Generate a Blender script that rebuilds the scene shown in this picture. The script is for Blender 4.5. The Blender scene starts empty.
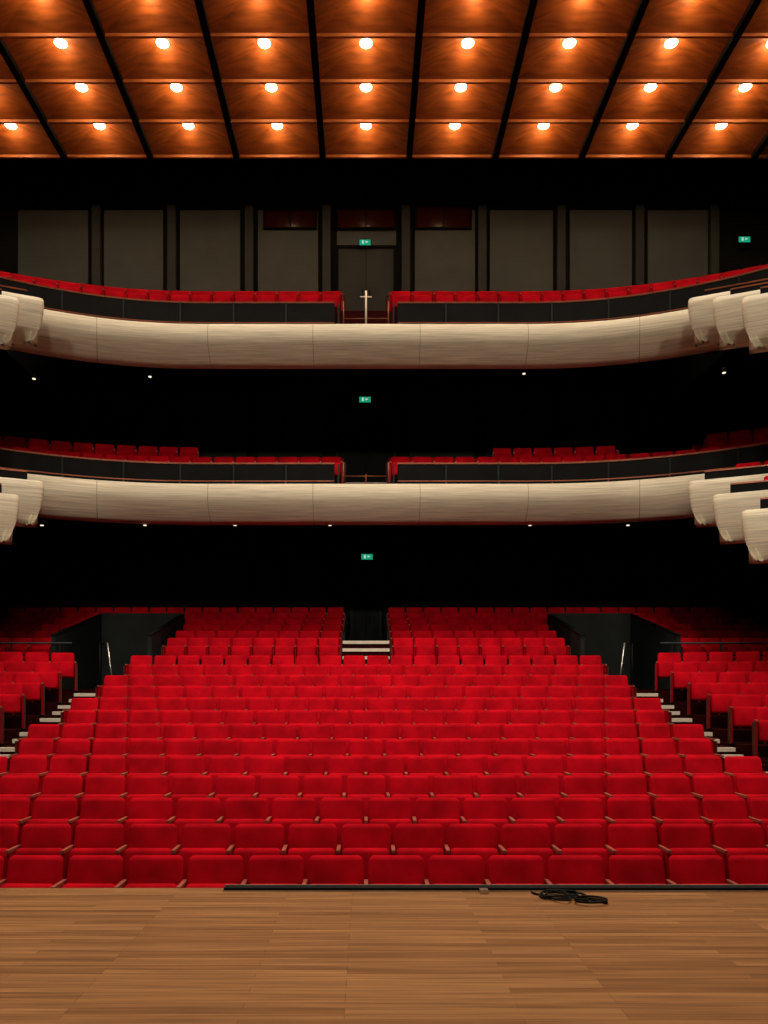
import bpy, bmesh, math, random
from mathutils import Matrix, Vector
random.seed(4)
S = bpy.context.scene
S.view_settings.view_transform = 'Standard'
F = 800.0; CX = 366.0; HY = 690.0; H = 1.5
def WX(px, d): return (px-CX)*d/F
def WZ(py, d): return H+(HY-py)*d/F

# ---------------------------------------------------------------- materials
def newmat(name, col, rough=0.6, metal=0.0, noise=None, bump=0.0, spec=0.3, var=0.25):
    m = bpy.data.materials.new(name); m.use_nodes = True
    nt = m.node_tree; b = nt.nodes['Principled BSDF']
    b.inputs['Roughness'].default_value = rough
    b.inputs['Metallic'].default_value = metal
    b.inputs['Specular IOR Level'].default_value = spec
    b.inputs['Base Color'].default_value = (*col, 1)
    if noise:
        tc = nt.nodes.new('ShaderNodeTexCoord'); mp = nt.nodes.new('ShaderNodeMapping')
        mp.inputs['Scale'].default_value = noise
        n = nt.nodes.new('ShaderNodeTexNoise'); n.inputs['Scale'].default_value = 1.0
        n.inputs['Detail'].default_value = 4
        r = nt.nodes.new('ShaderNodeValToRGB')
        r.color_ramp.elements[0].position = 0.3; r.color_ramp.elements[1].position = 0.7
        r.color_ramp.elements[0].color = (*[c*(1-var) for c in col], 1)
        r.color_ramp.elements[1].color = (*[min(1, c*(1+var)) for c in col], 1)
        nt.links.new(tc.outputs['Object'], mp.inputs['Vector'])
        nt.links.new(mp.outputs['Vector'], n.inputs['Vector'])
        nt.links.new(n.outputs['Fac'], r.inputs['Fac'])
        nt.links.new(r.outputs['Color'], b.inputs['Base Color'])
        if bump:
            bp = nt.nodes.new('ShaderNodeBump'); bp.inputs['Strength'].default_value = bump
            bp.inputs['Distance'].default_value = 0.01
            nt.links.new(n.outputs['Fac'], bp.inputs['Height'])
            nt.links.new(bp.outputs['Normal'], b.inputs['Normal'])
    return m
def emit(name, col, s):
    m = bpy.data.materials.new(name); m.use_nodes = True
    nt = m.node_tree; nt.nodes.clear()
    e = nt.nodes.new('ShaderNodeEmission'); e.inputs[0].default_value = (*col, 1); e.inputs[1].default_value = s
    o = nt.nodes.new('ShaderNodeOutputMaterial'); nt.links.new(e.outputs[0], o.inputs[0]); return m

M_RED = newmat('red_velvet', (0.47, 0.002, 0.010), 0.9, noise=(3, 3, 3), spec=0.05, var=0.28)
M_RED2 = newmat('red_velvet_back', (0.47, 0.002, 0.010), 0.9, noise=(3, 3, 3), spec=0.05, var=0.28)
M_ARM = newmat('arm_wood', (0.38, 0.09, 0.06), 0.45, noise=(4, 4, 20))
M_DARKW = newmat('dark_end_panel', (0.10, 0.012, 0.008), 0.5, noise=(4, 4, 20))
M_BLACK = newmat('black_paint', (0.006, 0.006, 0.006), 0.7, noise=(1, 1, 1), spec=0.15)
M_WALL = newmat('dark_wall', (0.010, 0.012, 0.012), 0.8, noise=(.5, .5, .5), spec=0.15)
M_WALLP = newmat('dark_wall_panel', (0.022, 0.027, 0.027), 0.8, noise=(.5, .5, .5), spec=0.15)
M_GREY = newmat('grey_panel', (0.092, 0.118, 0.130), 0.7, noise=(.8, .8, .8), var=0.12)
M_GREYD = newmat('grey_pilaster', (0.046, 0.058, 0.064), 0.7, noise=(.8, .8, .8), var=0.12)
M_CARPET = newmat('dark_red_carpet', (0.030, 0.003, 0.003), 0.95, noise=(20, 20, 20), spec=0.05)
M_CREAM = newmat('fascia_timber', (0.70, 0.62, 0.47), 0.5, noise=(1.0, 1.0, 38), var=0.22, bump=0.25)
M_JOINT = newmat('fascia_joint', (0.26, 0.20, 0.14), 0.6)
M_WOODC = newmat('ceiling_timber', (0.30, 0.080, 0.016), 0.5, noise=(1.5, 9, 3), var=0.35)
M_TRIMC = newmat('ceiling_trim', (0.62, 0.21, 0.065), 0.5, noise=(2, 2, 2))
M_NOSE = newmat('step_nosing', (0.85, 0.74, 0.62), 0.5, noise=(6, 6, 6), var=0.1)
M_BRONZE = newmat('bronze_rail', (0.24, 0.065, 0.03), 0.4, 0.3, noise=(3, 3, 3))
M_STEEL = newmat('steel_rail', (0.6, 0.58, 0.55), 0.3, 0.9, noise=(3, 3, 3))
M_PARA = newmat('parapet_dark', (0.006, 0.006, 0.006), 0.75, noise=(2, 2, 2), spec=0.1)
M_VOM = newmat('vomitory_wall', (0.017, 0.021, 0.020), 0.7, noise=(2, 2, 2), spec=0.2)
M_GLASS = newmat('booth_glass', (0.05, 0.006, 0.005), 0.15, noise=(1, 1, 1))  # reddish reflection in the panes is put into the base colour
M_BULB = emit('warm_bulb', (1.0, 0.84, 0.58), 24)
M_SPOTE = emit('small_downlight', (1.0, 0.8, 0.6), 1.3)
M_EXIT = emit('exit_green', (0.02, 0.6, 0.32), 0.5)
M_EXITW = emit('exit_white', (0.7, 1.0, 0.85), 0.65)

def stage_mat():
    m = bpy.data.materials.new('stage_boards'); m.use_nodes = True
    nt = m.node_tree; b = nt.nodes['Principled BSDF']; b.inputs['Roughness'].default_value = 0.55
    b.inputs['Specular IOR Level'].default_value = 0.25
    tc = nt.nodes.new('ShaderNodeTexCoord')
    m0 = nt.nodes.new('ShaderNodeMapping'); m0.inputs['Location'].default_value = (31.3, 20.02, 0)
    nt.links.new(tc.outputs['Object'], m0.inputs['Vector'])
    br = nt.nodes.new('ShaderNodeTexBrick'); br.inputs['Scale'].default_value = 1.0
    br.inputs['Brick Width'].default_value = 1.3; br.inputs['Row Height'].default_value = 0.065
    br.inputs['Mortar Size'].default_value = 0.0015; br.inputs['Mortar Smooth'].default_value = 0.3
    br.offset = 0.37; br.offset_frequency = 3
    br.inputs['Color1'].default_value = (0.255, 0.108, 0.034, 1)
    br.inputs['Color2'].default_value = (0.40, 0.190, 0.070, 1)
    br.inputs['Mortar'].default_value = (0.17, 0.07, 0.025, 1)
    nt.links.new(m0.outputs['Vector'], br.inputs['Vector'])
    mp = nt.nodes.new('ShaderNodeMapping'); mp.inputs['Scale'].default_value = (1.3, 42, 1)
    n = nt.nodes.new('ShaderNodeTexNoise'); n.inputs['Scale'].default_value = 1; n.inputs['Detail'].default_value = 6
    nt.links.new(m0.outputs['Vector'], mp.inputs['Vector']); nt.links.new(mp.outputs['Vector'], n.inputs['Vector'])
    r = nt.nodes.new('ShaderNodeValToRGB'); r.color_ramp.elements[0].position = .3; r.color_ramp.elements[1].position = .72
    r.color_ramp.elements[0].color = (0.58, 0.54, 0.50, 1); r.color_ramp.elements[1].color = (1.22, 1.2, 1.17, 1)
    nt.links.new(n.outputs['Fac'], r.inputs['Fac'])
    mx = nt.nodes.new('ShaderNodeMix'); mx.data_type = 'RGBA'; mx.blend_type = 'MULTIPLY'; mx.inputs[0].default_value = 1
    nt.links.new(br.outputs['Color'], mx.inputs[6]); nt.links.new(r.outputs['Color'], mx.inputs[7])
    nt.links.new(mx.outputs[2], b.inputs['Base Color'])
    return m
M_STAGE = stage_mat()

# ---------------------------------------------------------------- mesh builder
class MB:
    def __init__(s): s.v = []; s.f = []; s.m = []; s.mats = []; s.sm = []
    def mi(s, mat):
        if mat not in s.mats: s.mats.append(mat)
        return s.mats.index(mat)
    def add(s, vs, fs, mat, smooth=False):
        o = len(s.v); s.v += [tuple(v) for v in vs]; k = s.mi(mat)
        for f in fs: s.f.append([i+o for i in f]); s.m.append(k); s.sm.append(smooth)
    def box(s, x0, x1, y0, y1, z0, z1, mat):
        s.prism([(x0, y0), (x1, y0), (x1, y1), (x0, y1)], z0, z1, mat)
    def prism(s, poly, z0, z1, mat):
        n = len(poly); zs0 = z0 if isinstance(z0, (list, tuple)) else [z0]*n
        zs1 = z1 if isinstance(z1, (list, tuple)) else [z1]*n
        vs = [(p[0], p[1], zs0[i]) for i, p in enumerate(poly)]+[(p[0], p[1], zs1[i]) for i, p in enumerate(poly)]
        fs = [list(range(n))[::-1], list(range(n, 2*n))]+[[i, (i+1) % n, n+(i+1) % n, n+i] for i in range(n)]
        s.add(vs, fs, mat)
    def rod(s, a, b, r, mat, n=8):
        a = Vector(a); b = Vector(b); d = (b-a).normalized()
        u = d.orthogonal().normalized(); w = d.cross(u)
        vs = []
        for p in (a, b):
            for i in range(n):
                t = 2*math.pi*i/n; vs.append(p+u*math.cos(t)*r+w*math.sin(t)*r)
        fs = [[i, (i+1) % n, n+(i+1) % n, n+i] for i in range(n)]+[list(range(n))[::-1], list(range(n, 2*n))]
        s.add(vs, fs, mat, True)
    def sweep(s, path, prof, mat, flip=1, smooth=True, jointx=None, mjoint=None):
        n = len(path); P = len(prof); rings = []
        for i, (x, y) in enumerate(path):
            a = path[max(i-1, 0)]; b = path[min(i+1, n-1)]
            tx, ty = b[0]-a[0], b[1]-a[1]; l = math.hypot(tx, ty); tx /= l; ty /= l
            nx, ny = ty, -tx
            rings.append([(flip*(x+nx*o), y+ny*o, z) for o, z in prof])
        vs = [v for r in rings for v in r]
        fs = []; fj = []
        for i in range(n-1):
            jt = jointx and any(abs((path[i][0]+path[i+1][0])/2-j) < 0.008 for j in jointx)
            for k in range(P):
                q = [i*P+k, i*P+(k+1) % P, (i+1)*P+(k+1) % P, (i+1)*P+k]
                (fj if jt else fs).append(q)
        fs.append(list(range(P))); fs.append([(n-1)*P+k for k in range(P)][::-1])
        s.add(vs, fs, mat, smooth)
        if fj:
            o = len(s.v)-len(vs); kk = s.mi(mjoint)
            for f in fj: s.f.append([q+o for q in f]); s.m.append(kk); s.sm.append(False)
    def build(s, name, parent=None, recalc=True):
        me = bpy.data.meshes.new(name); me.from_pydata(s.v, [], s.f)
        for m in s.mats: me.materials.append(m)
        me.polygons.foreach_set('material_index', s.m); me.polygons.foreach_set('use_smooth', s.sm)
        if recalc:
            bm = bmesh.new(); bm.from_mesh(me); bmesh.ops.recalc_face_normals(bm, faces=bm.faces); bm.to_mesh(me); bm.free()
        me.update()
        ob = bpy.data.objects.new(name, me); S.collection.objects.link(ob)
        if parent: ob.parent = parent
        return ob

# ---------------------------------------------------------------- seat prototype
def rbox(w, d, h, bev, seg=2):
    bm = bmesh.new(); bmesh.ops.create_cube(bm, size=1)
    for v in bm.verts: v.co = Vector((v.co.x*w, v.co.y*d, v.co.z*h))
    bmesh.ops.bevel(bm, geom=list(bm.edges), offset=bev, segments=seg, profile=0.5, affect='EDGES')
    bm.verts.index_update()
    vs = [v.co.copy() for v in bm.verts]; fs = [[v.index for v in f.verts] for f in bm.faces]; bm.free(); return vs, fs
SEAT = []
vs, fs = rbox(0.535, 0.09, 0.62, 0.04)
o = []
for v in vs:
    t = (v.z+0.31)/0.62
    x = v.x*(1.0-0.06*t); z = v.z+0.61-0.03*(abs(v.x)/0.26)**2*(1 if v.z > 0 else 0)
    y = v.y+0.14*t-0.10-0.03*(abs(v.x)/0.26)**2
    o.append((x, y, z))
SEAT.append((o, fs, M_RED2, True))
vs, fs = rbox(0.50, 0.11, 0.36, 0.04)
o = []
for v in vs:
    t = (v.z+0.18)/0.36
    o.append((v.x*(1-0.03*t), v.y-0.26+0.08*t, v.z+0.50))
SEAT.append((o, fs, M_RED, True))
def bx(x0, x1, y0, y1, z0, z1):
    vs = [(x, y, z) for z in (z0, z1) for x, y in ((x0, y0), (x1, y0), (x1, y1), (x0, y1))]
    return vs, [[0, 3, 2, 1], [4, 5, 6, 7], [0, 1, 5, 4], [1, 2, 6, 5], [2, 3, 7, 6], [3, 0, 4, 7]]
def arm(x):
    r = []
    vs, fs = bx(x-0.018, x+0.018, -0.32, -0.02, 0.655, 0.685); r.append((vs, fs, M_ARM, False))
    vs, fs = bx(x-0.013, x+0.013, -0.29, -0.02, 0.0, 0.655); r.append((vs, fs, M_RED2, False))
    vs, fs = bx(x-0.03, x+0.03, -0.34, -0.02, 0.0, 0.02); r.append((vs, fs, M_BLACK, False))
    return r
PITCH = 0.555
def seat_row(name, seats):
    mb = MB()
    def put(parts, T):
        for vs, fs, m, sm in parts: mb.add([T @ Vector(v) for v in vs], fs, m, sm)
    for i, (x, y, z, r) in enumerate(seats):
        T = Matrix.Translation((x, y, z)) @ Matrix.Rotation(r+random.uniform(-.02, .02), 4, 'Z')
        put(SEAT, T); put(arm(-PITCH/2), T)
        last = i == len(seats)-1 or math.hypot(seats[i+1][0]-x, seats[i+1][1]-y) > PITCH*1.4
        first = i == 0 or math.hypot(seats[i-1][0]-x, seats[i-1][1]-y) > PITCH*1.4
        if last: put(arm(PITCH/2), T)
        for flag, sx in ((last, PITCH/2+0.03), (first, -PITCH/2-0.03)):
            if flag:
                vs, fs = bx(sx-0.012, sx+0.012, -0.36, 0.04, 0.0, 0.64); put([(vs, fs, M_DARKW, False)], T)
    return mb.build(name, recalc=False)

# ---------------------------------------------------------------- stage
mb = MB(); mb.box(-14, 14, -4, 6.06, -0.12, 0.0, M_STAGE)
mb.build('stage_floor')
mb = MB(); mb.box(-14, 14, 5.90, 6.02, -1.3, -0.12, M_BLACK); mb.build('wall_stage_front')
mb = MB()
mb.box(-1.06, 5.6, 5.95, 6.03, 0.0, 0.028, M_BLACK); mb.box(-1.06, 5.6, 5.94, 5.95, 0.0, 0.010, M_STEEL)
mb.box(-1.06, 5.6, 6.01, 6.03, 0.028, 0.035, M_STEEL)
mb.box(0.84, 0.90, 5.88, 5.94, 0.0, 0.03, M_STEEL)
mb.build('stage_edge_batten')
cu = bpy.data.curves.new('coiled_cable', 'CURVE'); cu.dimensions = '3D'; cu.bevel_depth = 0.008; cu.bevel_resolution = 2
def spl(pts):
    sp = cu.splines.new('POLY'); sp.points.add(len(pts)-1)
    for p, q in zip(sp.points, pts): p.co = (*q, 1)
pts = []
for i in range(150):
    t = i/149*2*math.pi*3.3
    rx = 0.12+0.05*math.sin(t*0.37); ry = 0.12+0.05*math.cos(t*.53)
    pts.append((1.40+rx*math.cos(t)+0.03*math.sin(t*.29), 5.78+ry*math.sin(t), 0.011+0.02*(i/149)+0.004*math.sin(3*t)))
pts += [(1.56, 5.74, .012), (1.64, 5.64, .01), (1.69, 5.60, .01)]
spl(pts)
pts = []
for i in range(60):
    t = i/59*2*math.pi*1.7; pts.append((1.58+0.11*math.cos(t), 5.62+0.07*math.sin(t), 0.012+0.0005*i))
spl(pts)
spl([(1.30, 5.8, .01), (1.24, 5.85, .01), (1.22, 5.90, .01)])
ob = bpy.data.objects.new('coiled_cable', cu); cu.materials.append(M_BLACK); S.collection.objects.link(ob)

# ---------------------------------------------------------------- stalls floor
NR = 13; D0 = 7.4; RP = 0.95
def topz(i):
    d = RP*i; return -0.01+0.135*d+0.0062*d*d
rows = [(D0+RP*i, topz(i)-0.92) for i in range(NR)]
SH = 0.36; SB = 6.75
def sd(x): return SH*(x-SB)
mb = MB()
mb.box(-14, 14, 6.02, D0-0.65, -2, rows[0][1], M_CARPET)
for d, z in rows:
    mb.box(-SB, SB, d-0.65, d+0.30, -2, z, M_CARPET)
    for s in (-1, 1):
        p = [(s*SB, d-0.65), (s*14, d-0.65-sd(14)), (s*14, d+0.30-sd(14)), (s*SB, d+0.30)]
        if d > 9.9: mb.prism(p, -2, z+0.06, M_CARPET)
zc = rows[-1][1]+0.10
mb.box(-14, 14, rows[-1][0]+0.30, 19.95, -2, zc, M_CARPET)
for s in (-1, 1):
    mb.prism([(s*SB, 19.1), (s*14, 19.1-sd(14)), (s*14, 19.1)], -2, zc, M_CARPET)
rrows = [(20.5+0.9*i, 1.94+0.25*i) for i in range(6)]
VO = 7.85
for i, (d, z) in enumerate(rrows):
    y0 = d-0.55; y1 = d+0.35 if i < 5 else 27.0
    if y1 < 23.8: segs = [(-14, -VO), (-5.35, -0.62), (0.62, 5.35), (VO, 14)]
    else: segs = [(-14, -0.62), (0.62, 14)]
    for a, b in segs: mb.box(a, b, y0, y1, -2, z, M_CARPET)
for s in (-1, 1): mb.box(min(s*5.35, s*VO), max(s*5.35, s*VO), 19.95, 23.6, -2, 1.42, M_CARPET)
mb.box(-0.62, 0.62, 21.2, 27, -2, 2.78, M_CARPET)
mb.build('floor')
mb = MB()
n = 6
for k in range(n):
    z = zc+(2.78-zc)*(k+1)/(n+0.0); y = 19.95+1.25*k/n
    mb.box(-0.62, 0.62, y, 21.2, z-0.24, z, M_CARPET)
    mb.box(-0.61, 0.61, y-0.02, y+0.05, z-0.07, z+0.012, M_NOSE)
mb.build('aisle_steps')
for s in (-1, 1):
    mb = MB()
    for i, (d, z) in enumerate(rows):
        x0, x1 = sorted((s*5.66, s*6.62))
        mb.box(x0, x1, d-0.67, d-0.57, z-0.06, z+0.012, M_NOSE)
        if i:
            zp = rows[i-1][1]; zm = (z+zp)/2
            mb.box(x0, x1, d-0.97, d-0.65, zp, zm, M_CARPET); mb.box(x0, x1, d-0.98, d-0.88, zm-0.06, zm+0.012, M_NOSE)
    mb.build('aisle_steps')

for i, (d, z) in enumerate(rows):
    n = 19 if i % 2 else 20
    seat_row('theatre_seat_row', [((k-(n-1)/2)*PITCH, d, z, 0) for k in range(n)])
cs = math.sqrt(1+SH*SH)
for i, (d, z) in enumerate(rows):
    if d < 10: continue
    for s in (-1, 1):
        L = []
        for k in range(13):
            x = 7.08+k*PITCH/cs
            L.append((s*x, d-sd(x), z+0.06, -s*math.atan(SH)))
        if s < 0: L = L[::-1]
        seat_row('theatre_seat_row', L)
for i, (d, z) in enumerate(rrows):
    L = []
    for s in (-1, 1):
        rng = [(0.95, 5.3), (VO+.4, 11.4)] if i < 4 else [(0.95, 11.4)]
        for a, b in rng:
            x = a
            while x < b-0.2: L.append((s*x, d, z, 0)); x += PITCH
    L.sort(); seat_row('theatre_seat_row', L)

for s in (-1, 1):
    mb = MB()
    def bb(a, b, *r): mb.box(min(s*a, s*b), max(s*a, s*b), *r)
    for xa in (5.35, VO-.1):
        x0, x1 = sorted((s*xa, s*(xa+0.10)))
        mb.prism([(x0, 19.95), (x1, 19.95), (x1, 23.6), (x0, 23.6)], 1.42, [2.85, 2.85, 3.72, 3.72], M_VOM)
        mb.prism([(x0-.01, 19.93), (x1+.01, 19.93), (x1+.01, 23.6), (x0-.01, 23.6)], [2.85, 2.85, 3.72, 3.72], [2.88, 2.88, 3.75, 3.75], M_PARA)
    bb(5.35, VO, 23.45, 23.58, 1.42, 3.75, M_VOM)
    mb.build('vomitory_entrance')
    mb = MB()
    mb.rod((s*6.22, 19.7, zc), (s*6.40, 19.8, zc+1.15), 0.022, M_STEEL)
    mb.rod((s*6.40, 19.8, zc+1.15), (s*6.62, 19.9, zc+1.15), 0.02, M_BLACK)
    mb.rod((s*6.62, 19.9, zc+1.15), (s*6.62, 19.9, zc), 0.02, M_BLACK)
    mb.build('handrail')
    mb = MB()
    for k in range(5): mb.rod((s*(7.6+k*1.2), 19.85, zc), (s*(7.6+k*1.2), 19.85, zc+1.15), 0.02, M_BLACK)
    for h in (1.15, 0.85, 0.55): mb.rod((s*7.3, 19.85, zc+h), (s*12.9, 19.85, zc+h), 0.022, M_GREYD if h > 1 else M_BLACK)
    mb.build('guard_rail')

mb = MB()
for s in (-1, 1):
    x0, x1 = sorted((s*0.56, s*0.62))
    mb.prism([(x0, 21.25), (x1, 21.25), (x1, 26.8), (x0, 26.8)], 2.78, [2.95, 2.95, 4.1, 4.1], M_VOM)
mb.build('corridor_parapet')

# ---------------------------------------------------------------- walls
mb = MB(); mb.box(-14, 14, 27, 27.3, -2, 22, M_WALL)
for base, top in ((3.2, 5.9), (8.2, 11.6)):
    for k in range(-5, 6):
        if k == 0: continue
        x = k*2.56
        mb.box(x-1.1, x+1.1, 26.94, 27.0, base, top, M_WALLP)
zt = WZ(210, 26.9)
for a, b in ((18, 88), (104, 163), (180, 240), (258, 318), (415, 475), (490, 553), (570, 632), (648, 708)):
    mb.box(WX(a, 26.9), WX(b, 26.9), 26.9, 27.0, 13.0, zt, M_GREY)
for a, b in ((88, 104), (163, 180), (240, 258), (318, 335), (398, 414), (475, 490), (553, 570), (632, 648), (708, 722)):
    c = (a+b)/2
    mb.box(WX(c-4, 26.8), WX(c+4, 26.8), 26.78, 27.0, 13.0, zt+0.1, M_GREYD)
mb.box(WX(337, 26.9), WX(396, 26.9), 26.93, 27.0, 16.45, zt, M_GREY)
mb.build('wall_back')
for s, nm in ((-1, 'wall_left'), (1, 'wall_right')):
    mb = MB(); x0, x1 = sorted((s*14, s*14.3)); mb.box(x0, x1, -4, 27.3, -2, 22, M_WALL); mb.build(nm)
mb = MB(); mb.box(-14.3, 14.3, -4, 27.3, 22, 22.3, M_BLACK); mb.build('ceiling_slab')
for k, (a, b, y0, y1) in enumerate(((265, 315, 211, 227), (338, 394, 210, 227), (417, 470, 207, 227))):
    mb = MB()
    x0, x1, z0, z1 = WX(a, 26.85), WX(b, 26.85), WZ(y1, 26.85), WZ(y0, 26.85)
    mb.box(x0, x1, 26.86, 26.89, z0, z1, M_GLASS)
    for p in ((x0-.06, x0, z0, z1), (x1, x1+.06, z0, z1), (x0-.06, x1+.06, z1, z1+.06), (x0-.06, x1+.06, z0-.06, z0), ((x0+x1)/2-.02, (x0+x1)/2+.02, z0, z1)):
        mb.box(p[0], p[1], 26.83, 26.89, p[2], p[3], M_PARA)
    mb.build('window_%d' % (k+1))
def door(n, zb, h, mat, fr, w=1.85):
    mb = MB(); x = 0.0
    mb.box(x-w/2, x-0.01, 26.9, 26.96, zb, zb+h, mat); mb.box(x+0.01, x+w/2, 26.9, 26.96, zb, zb+h, mat)
    mb.box(x-w/2-.09, x-w/2, 26.86, 26.96, zb, zb+h+.09, fr); mb.box(x+w/2, x+w/2+.09, 26.86, 26.96, zb, zb+h+.09, fr)
    mb.box(x-w/2, x+w/2, 26.86, 26.96, zb+h, zb+h+.09, fr)
    for s in (-1, 1): mb.box(x+s*.12-.015, x+s*.12+.015, 26.86, 26.9, zb+.95, zb+1.2, M_PARA)
    mb.build('door_%d' % n)
door(1, 13.75, 2.6, M_GREYD, M_PARA); door(2, 8.2, 2.5, M_WALL, M_WALLP); door(3, 2.80, 2.5, M_WALL, M_WALLP, 0.9)
def exit_sign(px, py, d=26.80):
    mb = MB(); x, z = WX(px, d), WZ(py, d)
    mb.box(x-.21, x+.21, d-.03, d+.03, z-.11, z+.11, M_BLACK)
    mb.box(x-.19, x+.19, d-.045, d-.03, z-.09, z+.09, M_EXIT)
    mb.box(x-.10, x-.04, d-.052, d-.045, z-.05, z+.06, M_EXITW)
    mb.add([(x+.02, d-.052, z-.03), (x+.02, d-.052, z+.05), (x+.12, d-.052, z+.01)], [[0, 1, 2]], M_EXITW)
    mb.box(x-.02, x+.02, d-.03, 26.99, z+.11, z+.14, M_BLACK)
    mb.build('exit_sign')
for p in ((365, 243), (744, 240), (365, 400), (754, 398), (367, 557), (758, 554)): exit_sign(*p)

# ---------------------------------------------------------------- balconies
KC = 0.043
def pathD(x): return 20-KC*max(abs(x)-4, 0)**2.2
JX = [-3.95-2.66*2, -3.95-2.66, -3.95, -1.325, 1.35, 4.05, 4.05+2.66, 4.05+2.66*2]
xs = sorted(set([round(-10.4+0.4*i, 3) for i in range(53)]+[j-.006 for j in JX]+[j+.006 for j in JX]))
PATH = [(x, pathD(x)) for x in xs]
def offpt(x, off):
    e = 0.01; ty = (pathD(x+e)-pathD(x-e))/(2*e); l = math.hypot(1, ty)
    if off > 0.7: off += 0.020*max(abs(x)-4, 0)**2
    return (x-ty/l*off, pathD(x)+off/l, math.atan(ty)*.85)
def prof(zt, h=0.98):
    q = [(-0.10, 0), (-0.02, -.015), (0.02, -.09), (.06, -.22), (.065, -.36), (.03, -.50), (-.05, -.64), (-.17, -.78), (-.31, -.89), (-.50, -.97),
         (-.50, -.92), (-.35, -.83), (-.2, -.66), (-.16, -.4), (-.16, 0)]
    return [(o, zt+z*h) for o, z in q]
def balcony(zt, zpar, row_tops, soff, rise, raised=None):
    root = bpy.data.objects.new('balcony', None); S.collection.objects.link(root)
    mb = MB(); mb.sweep(PATH, prof(zt), M_CREAM, jointx=JX, mjoint=M_JOINT); mb.build('fascia', root)
    mb = MB()
    for s in (-1, 1):
        P = sorted([(x, y) for x, y in PATH if 0.6 <= s*x])
        mb.sweep(P, [(-.34, zt-.3), (-.34, zpar-.03), (-.42, zpar-.03), (-.42, zt-.3)], M_PARA, smooth=False)
        mb.sweep(P, [(-.33, zpar-.03), (-.33, zpar+.01), (-.43, zpar+.01), (-.43, zpar-.03)], M_BRONZE, smooth=False)
        mb.sweep(P, [(-.20, zt+.09), (-.20, zt+.115), (-.23, zt+.115), (-.23, zt+.09)], M_BRONZE, smooth=False)
        x = 0.7
        while x < 10.2:
            px, py, r = offpt(s*x, .33)
            mb.box(px-.02, px+.02, py-.03, py, zt-.1, zpar-.03, M_VOM); x += 1.33
            ax, ay, r = offpt(s*x, .215); mb.rod((ax, ay, zt-.02), (ax, ay, zt+.10), .012, M_BRONZE)
    mb.build('parapet', root)
    mb = MB()
    def strip(o0, o1, za0, zb0, za1, zb1, mat, rng=(-10.4, 10.4)):
        N = 40; vs = []
        for i in range(N+1):
            x = rng[0]+(rng[1]-rng[0])*i/N
            for o, zz in ((o0, (za0, zb0)), (o1, (za1, zb1))):
                if o > 6: px, py = x, 27.0
                else: px, py, _ = offpt(x, o)
                vs += [(px, py, zz[0]), (px, py, zz[1])]
        fs = []
        for i in range(N):
            a = i*4; b = a+4
            fs += [[a, b, b+2, a+2], [a+1, a+3, b+3, b+1], [a, a+1, b+1, b], [a+2, b+2, b+3, a+3]]
        fs += [[0, 2, 3, 1], [N*4, N*4+1, N*4+3, N*4+2]]
        mb.add(vs, fs, mat)
    z1 = row_tops-0.92
    sz = lambda o: zt-.95+soff*(min(o, 7)-.3)/6.7
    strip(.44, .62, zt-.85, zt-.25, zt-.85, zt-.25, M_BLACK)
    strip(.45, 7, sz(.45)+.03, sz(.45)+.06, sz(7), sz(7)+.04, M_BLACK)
    for k in range(6):
        o0 = 0.62+0.95*k if k else .46; o1 = 0.62+0.95*(k+1) if k < 5 else 7
        strip(o0, o1, sz(o0)+.05, z1+rise*k, sz(o1)+.05 if k < 5 else sz(7)+.02, z1+rise*k, M_CARPET)
    if raised:
        for (a, b, dz) in raised:
            strip(1.57, 3.47, z1+.0, z1+rise*1+dz, z1, z1+rise*1+dz, M_CARPET, (a, b))
    for s in (-1, 1):
        x0, x1 = sorted((s*10.3, s*14)); mb.box(x0, x1, 17.2, 27, zt-.6, z1, M_CARPET)
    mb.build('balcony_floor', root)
    for k in range(4):
        L = []; off = 1.25+0.95*k
        for s in (-1, 1):
            x = 0.92; prev = None
            while x < 10.1:
                px, py, r = offpt(s*x, off)
                if prev and math.hypot(px-prev[0], py-prev[1]) < PITCH*1.01:
                    x += 0.01; continue
                prev = (px, py)
                z = z1+rise*k; ok = True
                if raised and 1 <= k <= 2:
                    for a, b, dz in raised:
                        if a+.3 < s*x < b-.3: z = z1+rise+dz
                        elif a-.3 <= s*x <= b+.3: ok = False
                if ok: L.append((px, py, z, r))
        L.sort(); seat_row('theatre_seat_row', L)
    return root
b2 = balcony(WZ(323, 20), 11.36, 12.12, 2.9, 0.46)
b1 = balcony(WZ(483, 20), 7.27, 7.72, 1.5, 0.26, raised=[(-10.4, -4.0, .28), (2.9, 6.6, .26), (7.5, 10.4, .38)])
for zt, zp, kind in ((WZ(323, 20), 11.36, 2), (WZ(483, 20), 7.27, 1)):
    mb = MB()
    for k in range(3):
        z = zt+0.02+0.13*k; y = 20.5+0.3*k
        mb.box(-.55, .55, y, 21.5, zt-.3, z, M_ARM)
        mb.box(-.55, .55, y-.02, y+.04, z-.03, z+.012, M_NOSE)
    mb.build('aisle_steps')
    mb = MB()
    if kind == 2:
        mb.rod((0, 20.3, zt), (0, 20.3, zt+.95), .025, M_NOSE); mb.rod((-.15, 20.3, zt+.80), (.15, 20.3, zt+.80), .02, M_NOSE)
    else:
        mb.rod((0, 20.3, zt), (0, 20.3, zt+.3), .015, M_BRONZE)
    for s in (-1, 1):
        mb.rod((s*.57, 20.3, zt), (s*.57, 20.3, zp), .02, M_BRONZE)
    mb.rod((-.57, 20.3, zt+.25), (.57, 20.3, zt+.25), .012, M_BRONZE)
    mb.build('aisle_handrail')
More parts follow.
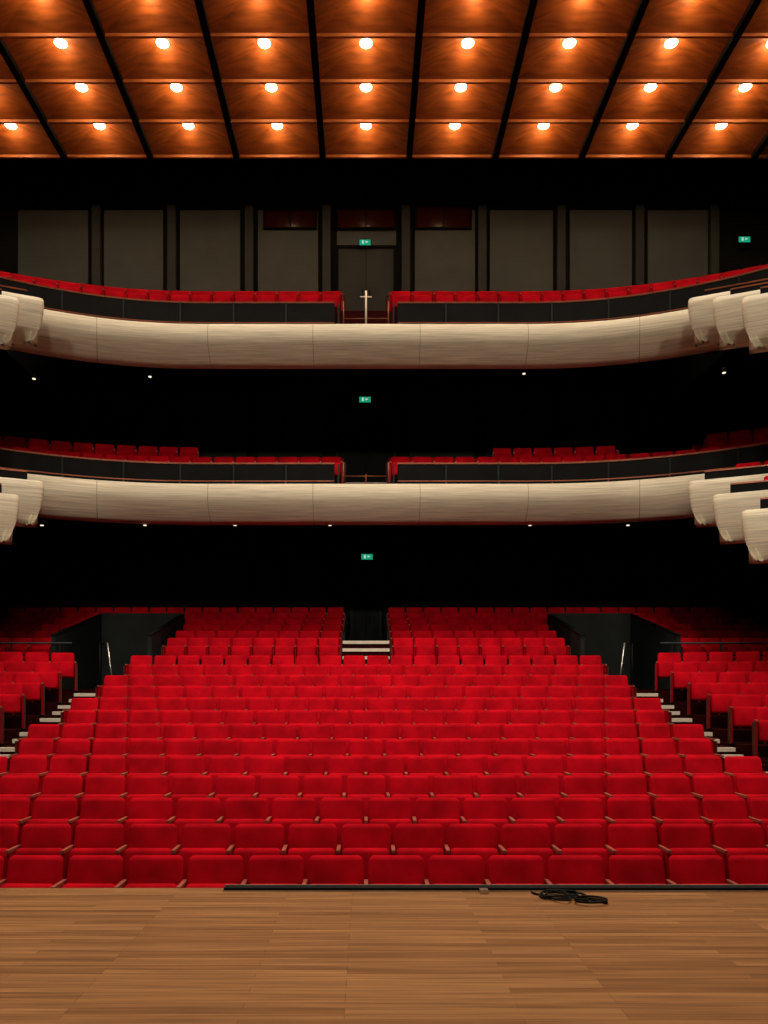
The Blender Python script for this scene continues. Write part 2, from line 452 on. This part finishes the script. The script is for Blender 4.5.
def downlight(px, py, d, r=.05):
    x, z = WX(px, d), WZ(py, d)
    mb = MB(); mb.rod((x, d, z-.01), (x, d, z+.10), r, M_BLACK, 12); mb.rod((x, d, z-.03), (x, d, z-.012), r*.8, M_SPOTE, 12); mb.build('downlight')
for p in ((34, 378), (150, 376), (524, 373), (724, 372)): downlight(p[0], p[1], 20.9-(KC*max(abs(WX(p[0], 20.9))-4, 0)**2.2))
for p in (42, 145, 235, 330, 530, 628):
    x = WX(p, 20.6); downlight(p, 524.5, 20.6-(KC*max(abs(x)-4, 0)**2.2))

# ---------------------------------------------------------------- side boxes
def bprof(zt, h):
    q = [(-.03, 0), (.02, -.02), (.03, -.15), (.02, -.32), (-.01, -.5), (-.06, -.67), (-.13, -.82), (-.21, -.93), (-.32, -1.0),
         (-.34, -.95), (-.26, -.84), (-.18, -.65), (-.16, -.35), (-.15, 0)]
    return [(o, zt+z*h) for o, z in q]
def box_balcony(s, k, zt):
    D = 17.5-1.25*k
    zz = zt-0.60*(k+1)
    root = bpy.data.objects.new('side_box', None); S.collection.objects.link(root)
    P = [(7.30, D+.32), (7.18, D+.18), (7.1, D+.06), (7.10, D), (7.15, D-.05), (7.35, D-.13), (7.7, D-.28), (8.1, D-.45), (8.6, D-.68), (9.4, D-1.04), (10.4, D-1.45), (12, D-2.0), (13.98, D-2.5)]
    mb = MB(); mb.sweep(P, bprof(zz, .98), M_CREAM, flip=s); mb.build('fascia', root)
    P2 = P[5:]
    mb = MB(); mb.sweep(P2, [(-.34, zz-.3), (-.34, zz+.24), (-.4, zz+.24), (-.4, zz-.3)], M_PARA, flip=s, smooth=False)
    mb.sweep(P2, [(-.33, zz+.24), (-.33, zz+.27), (-.41, zz+.27), (-.41, zz+.24)], M_BRONZE, flip=s, smooth=False)
    mb.build('parapet', root)
    Q = [(8.2, D+1.1), (7.7, D+.35), (7.9, D+.05), (9.5, D-.6), (13.98, D-1.95), (13.98, D-.8), (9.5, D+1.1)]
    mb = MB(); mb.prism([(s*a, b) for a, b in Q], zz-.56, zz-.45, M_BLACK); mb.build('box_floor', root)
    L = []
    for j in range(7):
        x = 8.45+j*PITCH*.92; y = D+.45-.42*(x-7.8)
        L.append((s*x, y, zz-.45, -s*.4))
    if s < 0: L = L[::-1]
    o = seat_row('seats', L); o.parent = root
for s in (-1, 1):
    for k in range(4):
        box_balcony(s, k, WZ(323, 20)); box_balcony(s, k, WZ(483, 20))

# ---------------------------------------------------------------- ceiling
ZC = WZ(157, 25); CWX = 2.69; CWY = 1.54
mb = MB(); lamps = []
NX = 5; NYR = 12
for r in range(NYR):
    y1 = 25-r*CWY; y0 = y1-CWY
    for c in range(-NX, NX+1):
        xc = c*CWX; x0, x1 = xc-CWX/2+.09, xc+CWX/2-.09; a, b = y0+.03, y1-.03
        ym = (a+b)/2; zt2 = ZC+.50; q = .22
        vs = [(x0, a, ZC+.05), (x1, a, ZC+.05), (x1, b, ZC+.05), (x0, b, ZC+.05), (xc-q, ym-q*.6, zt2), (xc+q, ym-q*.6, zt2), (xc+q, ym+q*.6, zt2), (xc-q, ym+q*.6, zt2)]
        mb.add(vs, [[0, 1, 5, 4], [1, 2, 6, 5], [2, 3, 7, 6], [3, 0, 4, 7], [4, 5, 6, 7]], M_WOODC)
        lamps.append((xc, ym, zt2, r))
for r in range(NYR+1):
    y = 25-r*CWY; mb.box(-NX*CWX-CWX/2, NX*CWX+CWX/2, y-.035, y+.035, ZC-.03, ZC+.10, M_TRIMC)
for c in range(-NX, NX+2):
    x = (c-.5)*CWX; mb.box(x-.09, x+.09, 25-NYR*CWY, 25.03, ZC-.10, ZC+.2, M_BLACK)
mb.box(-14, 14, 25.04, 25.2, ZC+.05, 22, M_BLACK)
mb.build('ceiling')
mb = MB()
for x, y, z, r in lamps:
    n = 16; vs = [(x, y, z-.10)]; fs = []
    for j, (rr, dz) in enumerate(((.08, -.098), (.14, -.085), (.165, -.06))):
        for i in range(n):
            t = 2*math.pi*i/n; vs.append((x+rr*math.cos(t), y+rr*math.sin(t), z+dz))
    for i in range(n):
        k2 = (i+1) % n; fs.append([0, 1+k2, 1+i])
        for j in range(2): fs.append([1+j*n+i, 1+j*n+k2, 1+(j+1)*n+k2, 1+(j+1)*n+i])
    mb.add(vs, fs, M_BULB, True)
    mb.rod((x, y, z-.06), (x, y, z), .12, M_TRIMC, 12)
mb.build('ceiling_lamps')
for x, y, z, r in lamps:
    if r > 4 or abs(x) > 12: continue
    l = bpy.data.lights.new('coffer_light', 'POINT'); l.energy = 17; l.color = (1, .64, .30); l.shadow_soft_size = .05
    o = bpy.data.objects.new('coffer_light', l); o.location = (x, y, z-.34); S.collection.objects.link(o)

# ---------------------------------------------------------------- lights
def spot(name, loc, tgt, e, ang, col=(1, .87, .70), size=.3, blend=.6):
    l = bpy.data.lights.new(name, 'SPOT'); l.energy = e; l.spot_size = math.radians(ang); l.spot_blend = blend
    l.color = col; l.shadow_soft_size = size
    o = bpy.data.objects.new(name, l); o.location = loc
    o.rotation_euler = (Vector(tgt)-Vector(loc)).to_track_quat('-Z', 'Y').to_euler(); S.collection.objects.link(o)
for x in (-7, -3.5, 0, 3.5, 7):
    for y, e in ((8.0, 580), (12.2, 800), (16.5, 1000)):
        spot('house_light', (x, y, ZC-.2), (x*1.0, y+.8, 0), e, 84)
for x in (-6, -2, 2, 6):
    spot('rear_side_fill', (x, 1.0, 10.5), (x*1.25, 20, 2.2), 1300, 66)
    spot('stage_wash', (x, 2.5, 10.5), (x*.8, 4.5, 0), 450, 75, (1, .87, .70))
for s in (-1, 1): spot('rear_side_fill', (s*4, 1.0, 9.5), (s*10.2, 22, 3), 1800, 26)  # added fill pair, no known fixture: brightens the outer rear stalls seats
w = bpy.data.worlds.new('World'); S.world = w; w.use_nodes = True
w.node_tree.nodes['Background'].inputs[0].default_value = (1, .9, .8, 1); w.node_tree.nodes['Background'].inputs[1].default_value = 0.03

# ---------------------------------------------------------------- camera
c = bpy.data.cameras.new('camera'); co = bpy.data.objects.new('camera', c); S.collection.objects.link(co)
co.location = (0, 0, H); co.rotation_euler = (math.pi/2, 0, 0)
c.sensor_fit = 'AUTO'; c.sensor_width = 36; c.lens = F/1024*36
c.shift_x = (384-CX)/1024; c.shift_y = (HY-512)/1024; c.clip_end = 200
S.camera = co
